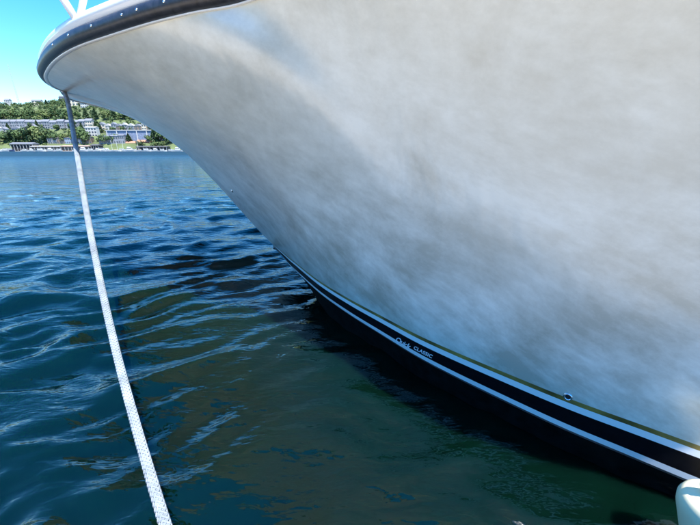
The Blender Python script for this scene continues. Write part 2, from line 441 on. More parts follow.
# bow railing: two stanchion legs meeting on the toe rail, out of frame above
base = at(75.5, 19, 3.32); base.z = CAMH + DH + .17; base = Vector((base.x, base.y, base.z))
k = (DH + .19) / ray(75.5, 18)[2]; base = Vector((ray(75.5, 18)[0] * k, ray(75.5, 18)[1] * k, CAMH + DH + .19))
def up_to(px, py, Y): return at(px, py, Y)
t1_, t2_ = up_to(62.5, -2, base.y + .02), up_to(81, -2, base.y + .02)
e1 = base + (t1_ - base) * 3.2; e2 = base + (t2_ - base) * 3.2
rail = MB(); rail.tube([base - (t1_ - base) * .1, e1], .030, 12); rail.build('stanchion', M_white, boat, True)
rail = MB(); rail.tube([base + Vector((.015, .01, -.02)), e2], .024, 12); rail.build('stanchion', M_cap, boat, True)
rail = MB(); rail.tube([e1, e2], .022, 10); rail.build('top_rail', M_steel, boat, True)

# hull surface lookup: the point of the port side seen at a pixel, and its normal
def tri_hit(px, py):
    o = Vector((0, 0, CAMH)); r = Vector(ray(px, py)).normalized()
    ok, loc, nn, _ = hull.ray_cast(o, r)
    return (loc, nn) if ok else (None, None)
bpy.context.view_layer.update()
def wall_point(px, py):
    s_, z_ = wall_hit(px, py); p = [float(np.interp(s_, sl, plan[:, k])) for k in (0, 1)]
    q = [float(np.interp(s_ + .02, sl, plan[:, k])) for k in (0, 1)]
    t = Vector((q[0] - p[0], q[1] - p[1], 0)).normalized()
    n_ = Vector((t.y, -t.x, 0))
    if n_.dot(Vector((-p[0], -p[1], 0))) < 0: n_ = -n_
    return Vector((p[0], p[1], z_)), t, n_
# drain outlet sitting over the gold line
loc, t, n_ = wall_point(568, 396.5)
f_ = MB(); Mx = Matrix.Translation(loc) @ n_.to_track_quat('Z', 'Y').to_matrix().to_4x4()
f_.lathe([(.012, -.004), (.0125, .006), (.016, .0095), (.0205, .007), (.0225, .0)], 28, Mx); dr = f_.build('drain_outlet', M_steel, boat, True)
f_ = MB(); f_.lathe([(0, .002), (.0122, .002)], 24, Mx); f_.build('drain_hole', M_dark, dr)
# fairlead the mooring rope runs out through, under the rail at the tip
q_ = at(64.5, 90, 5.56)
f_ = MB(); ringp = [tuple(q_ + Vector((.05 * math.cos(a), .02 * math.sin(a), .055 * math.sin(a) + .02))) for a in np.linspace(0, 6.283, 25)]
f_.tube(ringp, .016, 8); f_.build('fairlead', M_steel, boat, True)
# small fitting high on the stem
loc, nn = tri_hit(232, 191)
if loc:
    f_ = MB(); Mx = Matrix.Translation(loc) @ (nn if nn.dot(loc) < 0 else -nn).to_track_quat('Z', 'Y').to_matrix().to_4x4()
    f_.lathe([(0, .012), (.008, .011), (.011, .008), (.014, .002), (.024, .001), (.024, -.005)], 20, Mx); f_.build('bow_eye', M_steel, boat, True)
# lettering on the black stripe
def letters(body, px0, py0, size, shear, space, name, ofs):
    cu = bpy.data.curves.new(name, 'FONT'); cu.body = body; cu.size = size; cu.shear = shear; cu.space_character = space; cu.offset = ofs; cu.extrude = .0006; cu.resolution_u = 3
    o = bpy.data.objects.new('tmp', cu); col.objects.link(o); bpy.context.view_layer.update()
    me = bpy.data.meshes.new_from_object(o.evaluated_get(bpy.context.evaluated_depsgraph_get())); bpy.data.objects.remove(o)
    # bend it onto the wall
    loc, t, n_ = wall_point(px0, py0); s0, z0 = wall_hit(px0, py0)
    for v in me.vertices:
        s_ = s0 + v.co.x; zc = float(np.interp(s_, sl, (zb[2] + zb[3]) / 2)) - float(np.interp(s0, sl, (zb[2] + zb[3]) / 2)) + z0 + v.co.y
        p = [float(np.interp(s_, sl, plan[:, k])) for k in (0, 1)]; v.co = (p[0] + n_.x * (.003 + v.co.z), p[1] + n_.y * (.003 + v.co.z), zc)
    me.materials.clear(); me.materials.append(M_letter)
    o = bpy.data.objects.new(name, me); col.objects.link(o); o.parent = boat; return o
M_letter = mat('silver_lettering', (.78, .78, .84), .4)
# ------------------------------------------------------------------ water
def build_water():
    ang_f = np.radians(np.linspace(-66, 66, 980)); ang_b = np.radians(np.linspace(66, 294, 240))[1:-1]
    ang = np.concatenate([ang_f, ang_b]); NA = len(ang)
    rr = [.02]
    while rr[-1] < 9000:
        r_ = rr[-1]; rr.append(r_ * (1.0095 if r_ < 45 else 1.06) + (0.006 if r_ < 3 else 0))
    rr = np.array(rr); NRr = len(rr)
    Rr, A = np.meshgrid(rr, ang, indexing='ij')
    X = Rr * np.sin(A); Y = Rr * np.cos(A)
    rg = np.random.RandomState(5); Z = np.zeros_like(X); Zs = np.zeros_like(X)
    # gentle domain warp so crests wander
    wx = X + .35 * np.sin(.9 * Y + .4 * X + 1) + .12 * np.sin(2.7 * X - 1.9 * Y) + .05 * np.sin(6.1 * Y + 3.3 * X)
    wy = Y + .30 * np.sin(.8 * X - .5 * Y) + .10 * np.sin(2.2 * Y + 2.9 * X + 2) + .05 * np.sin(5.7 * X - 4.2 * Y)
    spac = np.maximum(Rr * .0095 + .006 * (Rr < 3), Rr * np.radians(132 / 980))
    for i in range(84):
        lam = .085 * (1.25 / .085) ** (i / 83) * rg.uniform(.9, 1.1); th = R(-90 + 20) + rg.normal() * .52
        k = 2 * math.pi / lam; ph = rg.uniform(0, 6.28)
        amp = .0150 * lam ** .84 * rg.uniform(.6, 1.35)
        if lam > .9: amp *= .7
        fade = np.clip((lam / spac - 4) / 5, 0, 1)
        arg = k * (wx * math.cos(th) + wy * math.sin(th)) + ph
        # group envelope
        env = .55 + .45 * np.sin(k * .13 * (X * math.sin(th + .6) + Y * math.cos(th - .9)) + ph * 3)
        (Zs if lam < .5 else Z)[...] += amp * env * fade * (1 - np.abs(np.sin(arg * .5)) ** 1.3 * 2 + .4 * np.cos(arg)) * .62
    # slop thrown back between the hull and the dock
    gap = np.clip((.75 - Y) / .35, 0, 1) * np.clip((2.6 - np.hypot(X, Y)) / .8, 0, 1)
    near = np.clip(1.45 - np.hypot(X - .7, Y - 1.9) / 2.6, 0, 1)
    Z = Z * (1 - .72 * near) + Zs * (1 - .60 * near)
    Z *= np.clip((60 - Rr) / 30, 0, 1)
    V = np.stack([X, Y, Z], -1).reshape(-1, 3)
    V = np.vstack([V, [[0, 0, float(Z[0].mean())]]])
    i0 = np.arange(NRr - 1)[:, None] * NA; j = np.arange(NA)[None, :]; jn = (j + 1) % NA
    q = np.stack([i0 + j, i0 + jn, i0 + NA + jn, i0 + NA + j], -1).reshape(-1, 4)[:, ::-1]
    tri = np.stack([np.full(NA, len(V) - 1), np.arange(NA), (np.arange(NA) + 1) % NA], -1)[:, ::-1]
    me = bpy.data.meshes.new('water'); me.vertices.add(len(V)); me.vertices.foreach_set('co', V.ravel())
    nl = q.size + tri.size; me.loops.add(nl); me.loops.foreach_set('vertex_index', np.concatenate([q.ravel(), tri.ravel()]))
    npoly = len(q) + len(tri); me.polygons.add(npoly)
    me.polygons.foreach_set('loop_start', np.concatenate([np.arange(len(q)) * 4, q.size + np.arange(len(tri)) * 3]))
    me.polygons.foreach_set('use_smooth', np.ones(npoly, bool)); me.update(calc_edges=True); me.validate()
    if me.polygons[10].normal.z < 0: me.flip_normals()
    me.materials.append(M_water)
    o = bpy.data.objects.new('water', me); col.objects.link(o); tag(o, kind='structure'); print('water verts', len(V)); return o
build_water()
bedm = mat('lake_bed_mud', (.04, .05, .035), .9)
# ------------------------------------------------------------------ lettering
letters('Quick', 395.5, 340.6, .062, .4, .9, 'lettering', .0006)
letters('CLASSIC', 413.5, 348.5, .040, .3, 1.05, 'lettering', .0006)

# ------------------------------------------------------------------ unseen dock under the camera, added for warm bounce on the hull
M_plank = mat('weathered_planks', (.70, .57, .40), .8, noise=(5, .3, 6), bump=(18, .5, .004))
M_float = mat('grey_dock_float', (.25, .25, .25), .8, noise=(3, .3))
dock = empty('added_dock', (-1.5, -.42, 0), R(-16)); tag(dock, 'unseen weathered plank dock added under the camera to bounce warm light onto the yacht', 'dock')
pm = MB(); pm.box(-.068, -7, 0, .068, 1.2, .035)
plank0 = pm.build('plank', M_plank, dock); plank0.location = (-13.0, 0, .31)
for i in range(1, 105):
    o = link_mesh('plank', plank0.data, dock, (-13.0 + i * .148, rnd.uniform(-.006, .006), .31 + rnd.uniform(-.002, .002)))
f_ = MB(); f_.box(-13.0, -6.9, -.25, 2.45, 1.1, .305); f_.build('float', M_float, dock)

# ------------------------------------------------------------------ mooring rope
def rope_material():
    m = mat('white_braided_rope', (.25, .29, .33), .85, noise=(9, .28, 6)); n = m.node_tree; b = n.nodes['Principled BSDF']
    tc = n.nodes.new('ShaderNodeTexCoord'); t = n.nodes.new('ShaderNodeTexNoise'); t.inputs['Scale'].default_value = 60; t.inputs['Detail'].default_value = 5
    bp = n.nodes.new('ShaderNodeBump'); bp.inputs['Strength'].default_value = .8; bp.inputs['Distance'].default_value = .004
    n.links.new(tc.outputs['Object'], t.inputs['Vector']); n.links.new(t.outputs['Fac'], bp.inputs['Height']); n.links.new(bp.outputs[0], b.inputs['Normal'])
    return m
M_rope = rope_material()
rope = empty('mooring_rope', (-.6, 1, 0.3)); tag(rope, 'white braided mooring rope running from the dock up to the bow tip', 'rope')
A_ = at(166.5, 530, .86); B_ = at(65.5, 92, 5.55)
ctrl = [(63.5 + .5, 90.5, 5.60), (68, 103, 5.2), (73, 130, 4.55), (79, 165, 3.9), (85.5, 205, 3.3), (94, 250, 2.75), (105.5, 305, 2.2), (119, 362, 1.75), (136, 425, 1.36), (152, 480, 1.08), (167, 530, .88), (178, 566, .73)]
path = cr([tuple(at(a, b, c)) for a, b, c in ctrl], 700)
path[:, 2] = path[:, 2]
def helix_strands(path, rad, nst, rs, pitch, seg=5):
    P = path; t = np.gradient(P, axis=0); t /= np.linalg.norm(t, axis=1)[:, None]
    up = np.array([0, 0, 1.]); a = np.cross(t, up); a /= np.linalg.norm(a, axis=1)[:, None]; b = np.cross(t, a)
    d = np.concatenate([[0], np.cumsum(np.linalg.norm(np.diff(P, axis=0), axis=1))]); mb = MB()
    for s_ in range(nst):
        sg = 1 if s_ % 2 else -1
        ph = d / pitch * 2 * math.pi * sg + s_ * 2 * math.pi / nst
        rr_ = rad * (1 + .10 * np.cos(ph * nst / 2))
        mb.tube((P + (a * np.cos(ph)[:, None] + b * np.sin(ph)[:, None]) * np.asarray(rr_)[:, None]).tolist(), rs, seg)
    return mb
rad_along = np.interp(np.linspace(0, 1, 700), [0, .3, 1], [.023, .0215, .0185])
core = MB(); core.tube(path.tolist(), (rad_along * .92).tolist(), 10); core.build('rope_core', M_rope, rope, True)
hs_ = MB()
P = path; t = np.gradient(P, axis=0); t /= np.linalg.norm(t, axis=1)[:, None]
a_ = np.cross(t, np.array([0, 0, 1.])); a_ /= np.linalg.norm(a_, axis=1)[:, None]; b_ = np.cross(t, a_)
P2 = np.stack([np.interp(np.linspace(0, 699, 2400), np.arange(700), P[:, k]) for k in range(3)], 1)
a2 = np.stack([np.interp(np.linspace(0, 699, 2400), np.arange(700), a_[:, k]) for k in range(3)], 1)
b2 = np.stack([np.interp(np.linspace(0, 699, 2400), np.arange(700), b_[:, k]) for k in range(3)], 1)
r2 = np.interp(np.linspace(0, 699, 2400), np.arange(700), rad_along)
d2 = np.concatenate([[0], np.cumsum(np.linalg.norm(np.diff(P2, axis=0), axis=1))])
for s_ in range(10):
    sg = 1 if s_ % 2 else -1
    ph = d2 / .13 * 2 * math.pi * sg + (s_ // 2) * 2 * math.pi / 5
    q = P2 + (a2 * np.cos(ph)[:, None] + b2 * np.sin(ph)[:, None]) * (r2 * (.97 + .07 * np.cos(ph * 5)))[:, None]
    hs_.tube(q.tolist(), (r2 * .24).tolist(), 5)
o = hs_.build('braid', M_rope, rope, True)
for c_ in rope.children: c_.location = -rope.location
# fuzz: short frayed fibres
fz = MB()
for i in range(5200):
    k = int((rnd.random() ** .8) * 2390); an = rnd.uniform(0, 6.28)
    d_ = Vector(a2[k]) * math.cos(an) + Vector(b2[k]) * math.sin(an); p = Vector(P2[k]) + d_ * r2[k] * .98
    tt_ = Vector(P2[k + 1] - P2[k]).normalized()
    e_ = p + d_ * rnd.uniform(.003, .008) + tt_ * rnd.uniform(-.008, .008); w_ = tt_.cross(d_) * .0006
    n_ = len(fz.v); fz.v += [tuple(p - w_), tuple(p + w_), tuple(e_)]; fz.f.append((n_, n_ + 1, n_ + 2))
fo = fz.build('rope_fuzz', M_rope, rope); fo['kind'] = 'stuff'; fo.location = -rope.location

# ------------------------------------------------------------------ fender by the dock
M_fender = mat('cream_white_vinyl', (.88, .80, .55), .4)
fpos = at(707, 494, .88); fen = empty('fender', (fpos.x, fpos.y, 0)); fen.rotation_euler.y = R(-22); fen.location = (fpos.x + math.sin(R(22)) * fpos.z, fpos.y, fpos.z * (1 - math.cos(R(22)))); tag(fen, 'cream white cylindrical fender between the dock and the black boot stripe', 'fender')
r_ = .088; zt = fpos.z
pf = [(.0, zt), (.02, zt), (.055, zt - .006), (.072, zt - .022), (.083, zt - .045), (r_, zt - .08)] + [(r_, zt - .2), (r_, -.02), (.09, -.08), (.04, -.12), (0, -.125)]
f_ = MB(); f_.lathe(pf, 40); f_.build('fender_body', M_fender, fen, True)
f_ = MB(); f_.tube([(0, 0, zt - .01), (0, 0, zt + .05)], .018, 10); f_.build('fender_eye', M_fender, fen, True)
f_ = MB(); f_.tube([(0, 0, zt + .03), (.02, -.10, zt + .03), (.0, -.5, .38)], .007, 8); f_.build('fender_line', M_rope, fen, True)
# ------------------------------------------------------------------ far shore
ORD = ['first', 'second', 'third', 'fourth', 'fifth', 'sixth', 'seventh', 'eighth', 'ninth', 'tenth', 'eleventh', 'twelfth', 'thirteenth', 'fourteenth', 'fifteenth', 'sixteenth', 'seventeenth', 'eighteenth', 'nineteenth', 'twentieth', 'twenty-first', 'twenty-second', 'twenty-third', 'twenty-fourth', 'twenty-fifth', 'twenty-sixth', 'twenty-seventh', 'twenty-eighth', 'twenty-ninth', 'thirtieth']
D0 = 680.0; PXM = 349.0
def X_of(px, Y): return at(px, 150.5, Y).x
def Z_of(py, Y): return CAMH + (150.5 - py) / PXM * Y
def hill_z(px, Y):
    """terrain height by photo bearing and distance"""
    tq = (Y - D0) / 330.0
    ridge = 106.5 + 2.2 * math.sin(px * .021 + 1) + 1.5 * math.sin(px * .055)
    top = Z_of(ridge, D0 + 330)
    if tq <= 0: return .8
    tq = min(tq, 1.25)
    return .8 + top * min(1, (tq ** .85)) - 8 * max(0, tq - 1)
def Y_for(px, py):
    a, b_ = D0 + .5, D0 + 412
    for _ in range(40):
        m_ = (a + b_) / 2
        if 150.5 - (hill_z(px, m_) - CAMH) / m_ * PXM > py: a = m_
        else: b_ = m_
    return a
M_hill = mat('hillside_grass_and_soil', (.09, .12, .045), .9, noise=(.03, .5, 6))
hv = []; hf = []; pxs = list(range(-420, 700, 14)); Ys = [D0 - 2] + [D0 + 412 * (i / 22) for i in range(23)] + [1300]
for px in pxs:
    for Y in Ys:
        z = -.6 if Y < D0 else hill_z(px, min(Y, D0 + 412)) + (rnd.uniform(-1.5, 1.5) if Y > D0 + 20 else 0)
        hv.append((X_of(px, Y), Y, z))
nY = len(Ys)
hf = [(j * nY + i, (j + 1) * nY + i, (j + 1) * nY + i + 1, j * nY + i + 1) for j in range(len(pxs) - 1) for i in range(nY - 1)]
tag(mesh_obj('hillside', hv, hf, M_hill, None, True), kind='structure')

# foliage
def leaf_mat(name, c, c2):
    m = bpy.data.materials.new(name); m.use_nodes = True; n = m.node_tree; b = n.nodes['Principled BSDF']
    tc = n.nodes.new('ShaderNodeTexCoord'); t = n.nodes.new('ShaderNodeTexNoise'); t.inputs['Scale'].default_value = .12; t.inputs['Detail'].default_value = 3
    geo = n.nodes.new('ShaderNodeNewGeometry'); rp = n.nodes.new('ShaderNodeValToRGB'); rp.color_ramp.elements[0].position = .35; rp.color_ramp.elements[1].position = .65
    rp.color_ramp.elements[0].color = (*c, 1); rp.color_ramp.elements[1].color = (*c2, 1)
    n.links.new(geo.outputs['Position'], t.inputs['Vector']); n.links.new(t.outputs['Fac'], rp.inputs[0]); n.links.new(rp.outputs[0], b.inputs['Base Color'])
    b.inputs['Roughness'].default_value = .7; b.inputs['Specular IOR Level'].default_value = .2
    b.inputs['Transmission Weight'].default_value = 0
    return m
M_leaf = [leaf_mat('dark_evergreen_leaves', (.035, .066, .030), (.055, .092, .038)), leaf_mat('mid_green_leaves', (.06, .105, .038), (.09, .135, .048)), leaf_mat('yellow_green_leaves', (.10, .145, .045), (.15, .18, .07))]
M_trunk = mat('tree_bark', (.12, .09, .06), .9)
def crown_pts(mb, c, rx, rz, n, leaf, conical=False, rg=rnd):
    lobes = [(Vector((rg.uniform(-.55, .55) * rx, rg.uniform(-.55, .55) * rx, rg.uniform(-.5, .65) * rz)), rg.uniform(.38, .6)) for _ in range(8)]
    for i in range(n):
        d_ = Vector((rg.gauss(0, 1), rg.gauss(0, 1), rg.gauss(0, 1))).normalized()
        if conical:
            hz = rg.random(); rad = rx * (1 - hz) ** .8 * rg.uniform(.6, 1.05); an = rg.uniform(0, 6.28)
            p = Vector((rad * math.cos(an), rad * math.sin(an), (hz * 2 - 1) * rz))
        else:
            lc, lr = rg.choice(lobes); q = rg.uniform(.75, 1.05)
            p = lc + Vector((d_.x * rx * lr * q, d_.y * rx * lr * q, d_.z * rz * lr * q))
        p = p + c; nrm_ = (d_ + Vector((rg.uniform(-.5, .5), rg.uniform(-.5, .5), rg.uniform(-.1, .8)))).normalized()
        t1 = nrm_.orthogonal().normalized(); t2 = nrm_.cross(t1); s = leaf * rg.uniform(.6, 1.2); a = rg.uniform(0, 3.1)
        u = (t1 * math.cos(a) + t2 * math.sin(a)) * s; v = (t2 * math.cos(a) - t1 * math.sin(a)) * s * .7
        mb.quad(tuple(p - u), tuple(p - v), tuple(p + u), tuple(p + v))
protos = []
for k in range(9):
    kind = k % 3; con = k in (0, 6)
    mb = MB(); crown_pts(mb, Vector((0, 0, .58)), .5 if not con else .3, .42, 460, .075, con)
    me = bpy.data.meshes.new('crown'); me.from_pydata(mb.v, [], mb.f); me.materials.append(M_leaf[kind])
    tb = MB(); tb.tube([(0, 0, -.05), (.01, 0, .25), (0, .01, .6)], [.035, .025, .01], 6)
    for q in range(4):
        an = q * 1.6; tb.tube([(0, 0, .28 + q * .05), (.2 * math.cos(an), .2 * math.sin(an), .5 + q * .06)], [.015, .005], 4)
    tm = bpy.data.meshes.new('trunk'); tm.from_pydata([tuple(v) for v in tb.v], [], tb.f); tm.materials.append(M_trunk)
    protos.append((me, tm, kind, con))
def tree(px, Y, hpx, wr, k, label, group, base=None):
    me, tm, kind, con = protos[k]; hh = hpx / PXM * Y
    if base is not None: Y = Y_for(px, base + hr.uniform(-1, 1))
    z = hill_z(px, Y)
    e = empty('tree', (X_of(px, Y), Y, z - .3), rnd.uniform(0, 6.28)); tag(e, label, 'tree', group)
    link_mesh('crown', me, e, scale=(hh * wr, hh * wr, hh)); link_mesh('trunk', tm, e, scale=(hh, hh, hh))
    return e
ZONES = [(-40, 98, 121.5, 131, D0 + 156, 2.6), (-16, 42, 127, 136.5, D0 + 124, 2.2), (104, 200, 124.5, 141, D0 + 140, 1.2), (90, 101, 128, 138, D0 + 95, 1), (50, 90, 138, 145, D0 + 52, 2), (101, 124, 136, 145, D0 + 56, 1.5), (123, 152, 140.5, 147.5, D0 + 30, 1), (-40, 100, 143, 150, D0, 1)]
# wood that covers the hill: nobody could count it
wb = [MB(), MB(), MB()]; rw = random.Random(3)
for i in range(3400):
    px = rw.uniform(-330, 420); 
    if not (-30 < px < 200) and rw.random() < .7: continue
    Y = D0 + 10 + 374 * rw.random(); z = hill_z(px, Y); hh = rw.uniform(7, 13)
    if D0 + 108 < Y < D0 + 150 and rw.random() < .75: hh *= .45
    yt_, yb_ = 150.5 - (z + hh * .95 - CAMH) / Y * PXM, 150.5 - (z - CAMH) / Y * PXM
    if any(a < px + 1.5 and px - 1.5 < b_ and Y < Y_for(px, d_) + 4 and yt_ < d_ and yb_ > c_ and (min(yb_, d_) - max(yt_, c_)) > keep for a, b_, c_, d_, Yz, keep in ZONES): continue
    k = rw.choice((0, 0, 1, 1, 1, 2)); crown_pts(wb[k], Vector((X_of(px, Y), Y, z + hh * .42)), hh * .6, hh * .5, 62, hh * .15, False, rw)
for k in range(3):
    o = wb[k].build('hillside_wood', M_leaf[k]); tag(o, ['dark evergreen woodland covering the far hillside', 'mid green leafy woodland covering the far hillside', 'yellow green bushes scattered through the far hillside woods'][k], 'woodland', None, 'stuff')

# houses
M_glass = mat('dark_window_glass', (.05, .07, .10), .1)
WALLS = {'grey': mat('grey_siding', (.24, .25, .28), .8, noise=(.4, .15)), 'white': mat('white_siding', (.48, .47, .45), .7), 'beige': mat('beige_stucco', (.58, .50, .40), .8), 'brown': mat('brown_siding', (.22, .16, .12), .8), 'red': mat('brick_red_siding', (.40, .12, .08), .8), 'blue': mat('slate_blue_siding', (.26, .32, .42), .8)}
ROOFS = {'grey': mat('grey_shingle_roof', (.17, .18, .21), .8), 'dark': mat('dark_shingle_roof', (.08, .08, .09), .8), 'pale': mat('pale_metal_roof', (.40, .39, .37), .6), 'orange': mat('orange_tile_roof', (.40, .19, .12), .7)}
M_conc = mat('pale_concrete', (.50, .49, .47), .85)
def house(name, px0, px1, ytop, ybot, Y, wall, roof, label, cat='house', group=None, roof_px=2.2, gable=False, depth=9, nwin=3, floors=2):
    Y = Y_for((px0 + px1) / 2, ybot - .4) if ybot < 147 else Y
    x0, x1 = X_of(px0, Y), X_of(px1, Y); W_ = x1 - x0; z0, z1 = Z_of(ybot, Y), Z_of(ytop + roof_px, Y); zr = Z_of(ytop, Y)
    e = empty(name, ((x0 + x1) / 2, Y, z0)); tag(e, label, cat, group); H = z1 - z0; h2 = W_ / 2
    b = MB(); b.box(-h2, 0, -16, h2, depth, H); b.build('wall', WALLS[wall], e)
    r_ = MB(); rh = zr - z1
    if gable: r_.prism([(-h2 - .4, H + .02), (h2 + .4, H + .02), (h2 + .4, H + .25), (0, H + rh), (-h2 - .4, H + .25)], -.6, depth + .4)
    else: r_.prismx([(-.7, H + .02), (depth + .5, H + .02), (depth + .5, H + .3), (depth * .5, H + rh), (-.7, H + .3)], -h2 - .3, h2 + .3)
    r_.build('roof', ROOFS[roof], e)
    for fl in range(floors):
        zc = H * (fl + .55) / floors
        for q in range(nwin):
            xc = -h2 + W_ * (q + .5) / nwin; ww = W_ / nwin * .30; hh = H / floors * .27
            g = MB(); g.box(xc - ww, -.12, zc - hh, xc + ww, .1, zc + hh); g.build('window', M_glass, e)
    return e
hr = random.Random(11)
def wob(a): return hr.uniform(-a, a)
desc = {'grey': 'grey', 'white': 'white', 'beige': 'beige', 'brown': 'brown', 'red': 'red brick', 'blue': 'slate blue'}
# long terrace of grey townhouses across the middle of the slope
i = 0; px = -24
while px < 98:
    wpx = hr.uniform(6.5, 9); wl_ = hr.choice(('grey', 'grey', 'blue', 'grey', 'beige'))
    house('townhouse', px, px + wpx - .4, 121.5 + wob(1), 131 + wob(.6), D0 + 150 + wob(5), wl_, 'grey', '%s townhouse with grey roof, %s from the left in the hillside terrace' % (desc[wl_], ORD[i]), group='townhouses of the hillside terrace', nwin=3, floors=3)
    px += wpx; i += 1
# white houses lower left
for i, (a, b, yt, yb, wl_, rf) in enumerate([(-16, -6, 128, 136, 'white', 'grey'), (-3, 6, 127.5, 137, 'white', 'pale'), (7, 12, 128.5, 136, 'white', 'grey'), (18, 27, 128, 135, 'blue', 'grey'), (28, 36, 127, 134, 'grey', 'grey'), (36.5, 42, 126, 134, 'beige', 'grey')]):
    house('house', a, b, yt, yb, D0 + 118 + wob(6), wl_, rf, '%s gabled house below the terrace, %s from the left' % (desc[wl_], ORD[i]), group='gabled houses below the terrace', gable=True, nwin=2)
# houses on the ridge
for i, (a, b, yt, yb, wl_, rf) in enumerate([(-14, -6, 105, 110, 'beige', 'dark'), (19, 24, 103.5, 108, 'white', 'grey'), (45, 54, 104, 108.5, 'beige', 'grey'), (72, 79, 101, 107, 'grey', 'dark'), (80, 90, 103, 110, 'beige', 'pale'), (91, 97, 106, 112, 'white', 'grey')]):
    house('house', a, b, yt, yb, D0 + 296 + wob(6), wl_, rf, '%s house with %s roof among ridge trees, %s from the left' % (desc[wl_], rf, ORD[i]), group='houses along the ridge', roof_px=1.5, nwin=3)
house('apartment_building', 90, 101, 128, 138, D0 + 90, 'white', 'pale', 'square white building between the trees left of the pillared wall', 'building', roof_px=1.2, nwin=4, floors=3)
# rows on the right, above the pillared wall
i = 0; px = 104
while px < 188:
    wpx = hr.uniform(5, 7.5); wl_ = hr.choice(('beige', 'grey', 'white', 'brown'))
    house('townhouse', px, px + wpx - .5, 125 + wob(.8), 131.5, D0 + 135 + wob(4), wl_, hr.choice(('pale', 'grey')), '%s gabled townhouse above the pillared wall, %s from the left' % (desc[wl_], ORD[i]), group='gabled townhouses above the pillared wall', gable=True, nwin=2)
    px += wpx; i += 1
# lower grey row
i = 0; px = 50
while px < 90:
    wpx = hr.uniform(7, 10); wl_ = hr.choice(('grey', 'brown', 'blue'))
    house('row_house', px, px + wpx - .3, 138 + wob(.8), 144.5, D0 + 48 + wob(3), wl_, 'dark', '%s flat fronted house of the lower row above the boathouses, %s from the left' % (desc[wl_], ORD[i]), 'house', 'houses of the lower row', roof_px=1, nwin=4)
    px += wpx; i += 1
i = 0; px = 101
while px < 124:
    wpx = hr.uniform(6, 8)
    house('row_house', px, px + wpx - .3, 136 + wob(.8), 144.5, D0 + 52 + wob(3), 'grey', 'grey', 'grey house at the foot of the pillared wall, %s from the left' % ORD[i], 'house', 'houses at the foot of the wall', roof_px=1.2, nwin=3)
    px += wpx; i += 1
# pillared retaining wall
Yw = Y_for(150, 141) - 1; x0, x1 = X_of(110, Yw), X_of(200, Yw); zt_, zb_ = Z_of(131.5, Yw), Z_of(141, Yw)
e = empty('retaining_wall', (x0, Yw, zb_)); tag(e, 'long slate grey apartment wall with pale concrete pillars on the right slope', 'wall')
f_ = MB(); f_.box(0, 0, -5, x1 - x0, 6, zt_ - zb_ - 1); f_.build('wall_panel', mat('slate_wall', (.17, .21, .30), .8, noise=(.3, .3)), e)
pm_ = MB(); pm_.box(-.7, -1.2, -5, .7, 0, zt_ - zb_ - 1); pme = None
for k in range(10):
    if pme is None: o = pm_.build('pillar', M_conc, e); pme = o.data
    else: o = link_mesh('pillar', pme, e)
    o.location.x = 2 + k * (x1 - x0 - 4) / 9
f_ = MB(); f_.box(-1, -1.6, zt_ - zb_ - .98, x1 - x0 + 1, 6, zt_ - zb_ + .4); f_.build('coping', M_conc, e)
# waterfront buildings and boathouses
house('restaurant', 123, 137, 141.5, 147.5, D0 + 26, 'beige', 'orange', 'low beige waterfront building with an orange tiled roof', 'building', roof_px=2, nwin=6, floors=1)
house('restaurant', 138, 152, 140.5, 147, D0 + 28, 'red', 'orange', 'low red waterfront building with an orange roof behind the black boathouse', 'building', roof_px=2.2, nwin=6, floors=1)
def boathouse(px0, px1, yt, yb, Y, wall, roof, label):
    x0, x1 = X_of(px0, Y), X_of(px1, Y); z1 = Z_of(yt, Y); z0 = Z_of(yb, Y); H = z1 - z0
    e = empty('boathouse', (x0, Y, z0)); tag(e, label, 'boathouse', 'boathouses at the water\'s edge'); Wd = x1 - x0
    f_ = MB(); f_.box(0, 1.5, -2, Wd, 14, H * .72); f_.build('wall', wall, e)
    f_ = MB(); f_.prismx([(-1, H * .74), (15, H * .74), (15, H * .85), (7, H), (-1, H * .85)], -.8, Wd + .8); f_.build('roof', roof, e)
    n_ = max(3, int(Wd / 6)); me = None
    for k in range(n_ + 1):
        if me is None:
            g = MB(); g.box(-.25, -.3, -2, .25, .3, H * .735); o = g.build('post', WALLS['white'], e); me = o.data
        else: o = link_mesh('post', me, e)
        o.location.x = Wd * k / n_
M_bh = mat('black_stained_boards', (.03, .03, .035), .8); M_rust = mat('rusty_roof', (.42, .30, .24), .7)
boathouse(12, 34, 142.8, 150.3, D0 - 6, M_bh, ROOFS['grey'], 'dark boathouse with a flat grey roof at far left shore')
boathouse(32, 61, 145.8, 150.4, D0 - 12, WALLS['brown'], ROOFS['pale'], 'long low boathouse with a pale roof left of the rope')
boathouse(62, 89, 145.5, 150.4, D0 - 10, WALLS['brown'], M_rust, 'low boathouse with a brownish pink roof just right of the rope')
boathouse(137, 167, 146.2, 150.4, D0 - 8, M_bh, ROOFS['dark'], 'long black boathouse near the yacht stem on the right shore')
boathouse(92, 99, 144.5, 150.4, D0 - 6, M_bh, ROOFS['dark'], 'small black boathouse between moored white boats')
# far dock
f_ = MB(); f_.box(X_of(-160, D0 - 24), D0 - 26, -.4, X_of(300, D0 - 24), D0 - 23, .5); o = f_.build('jetty', M_conc); tag(o, 'long pale jetty along the foot of the far shore', 'jetty')

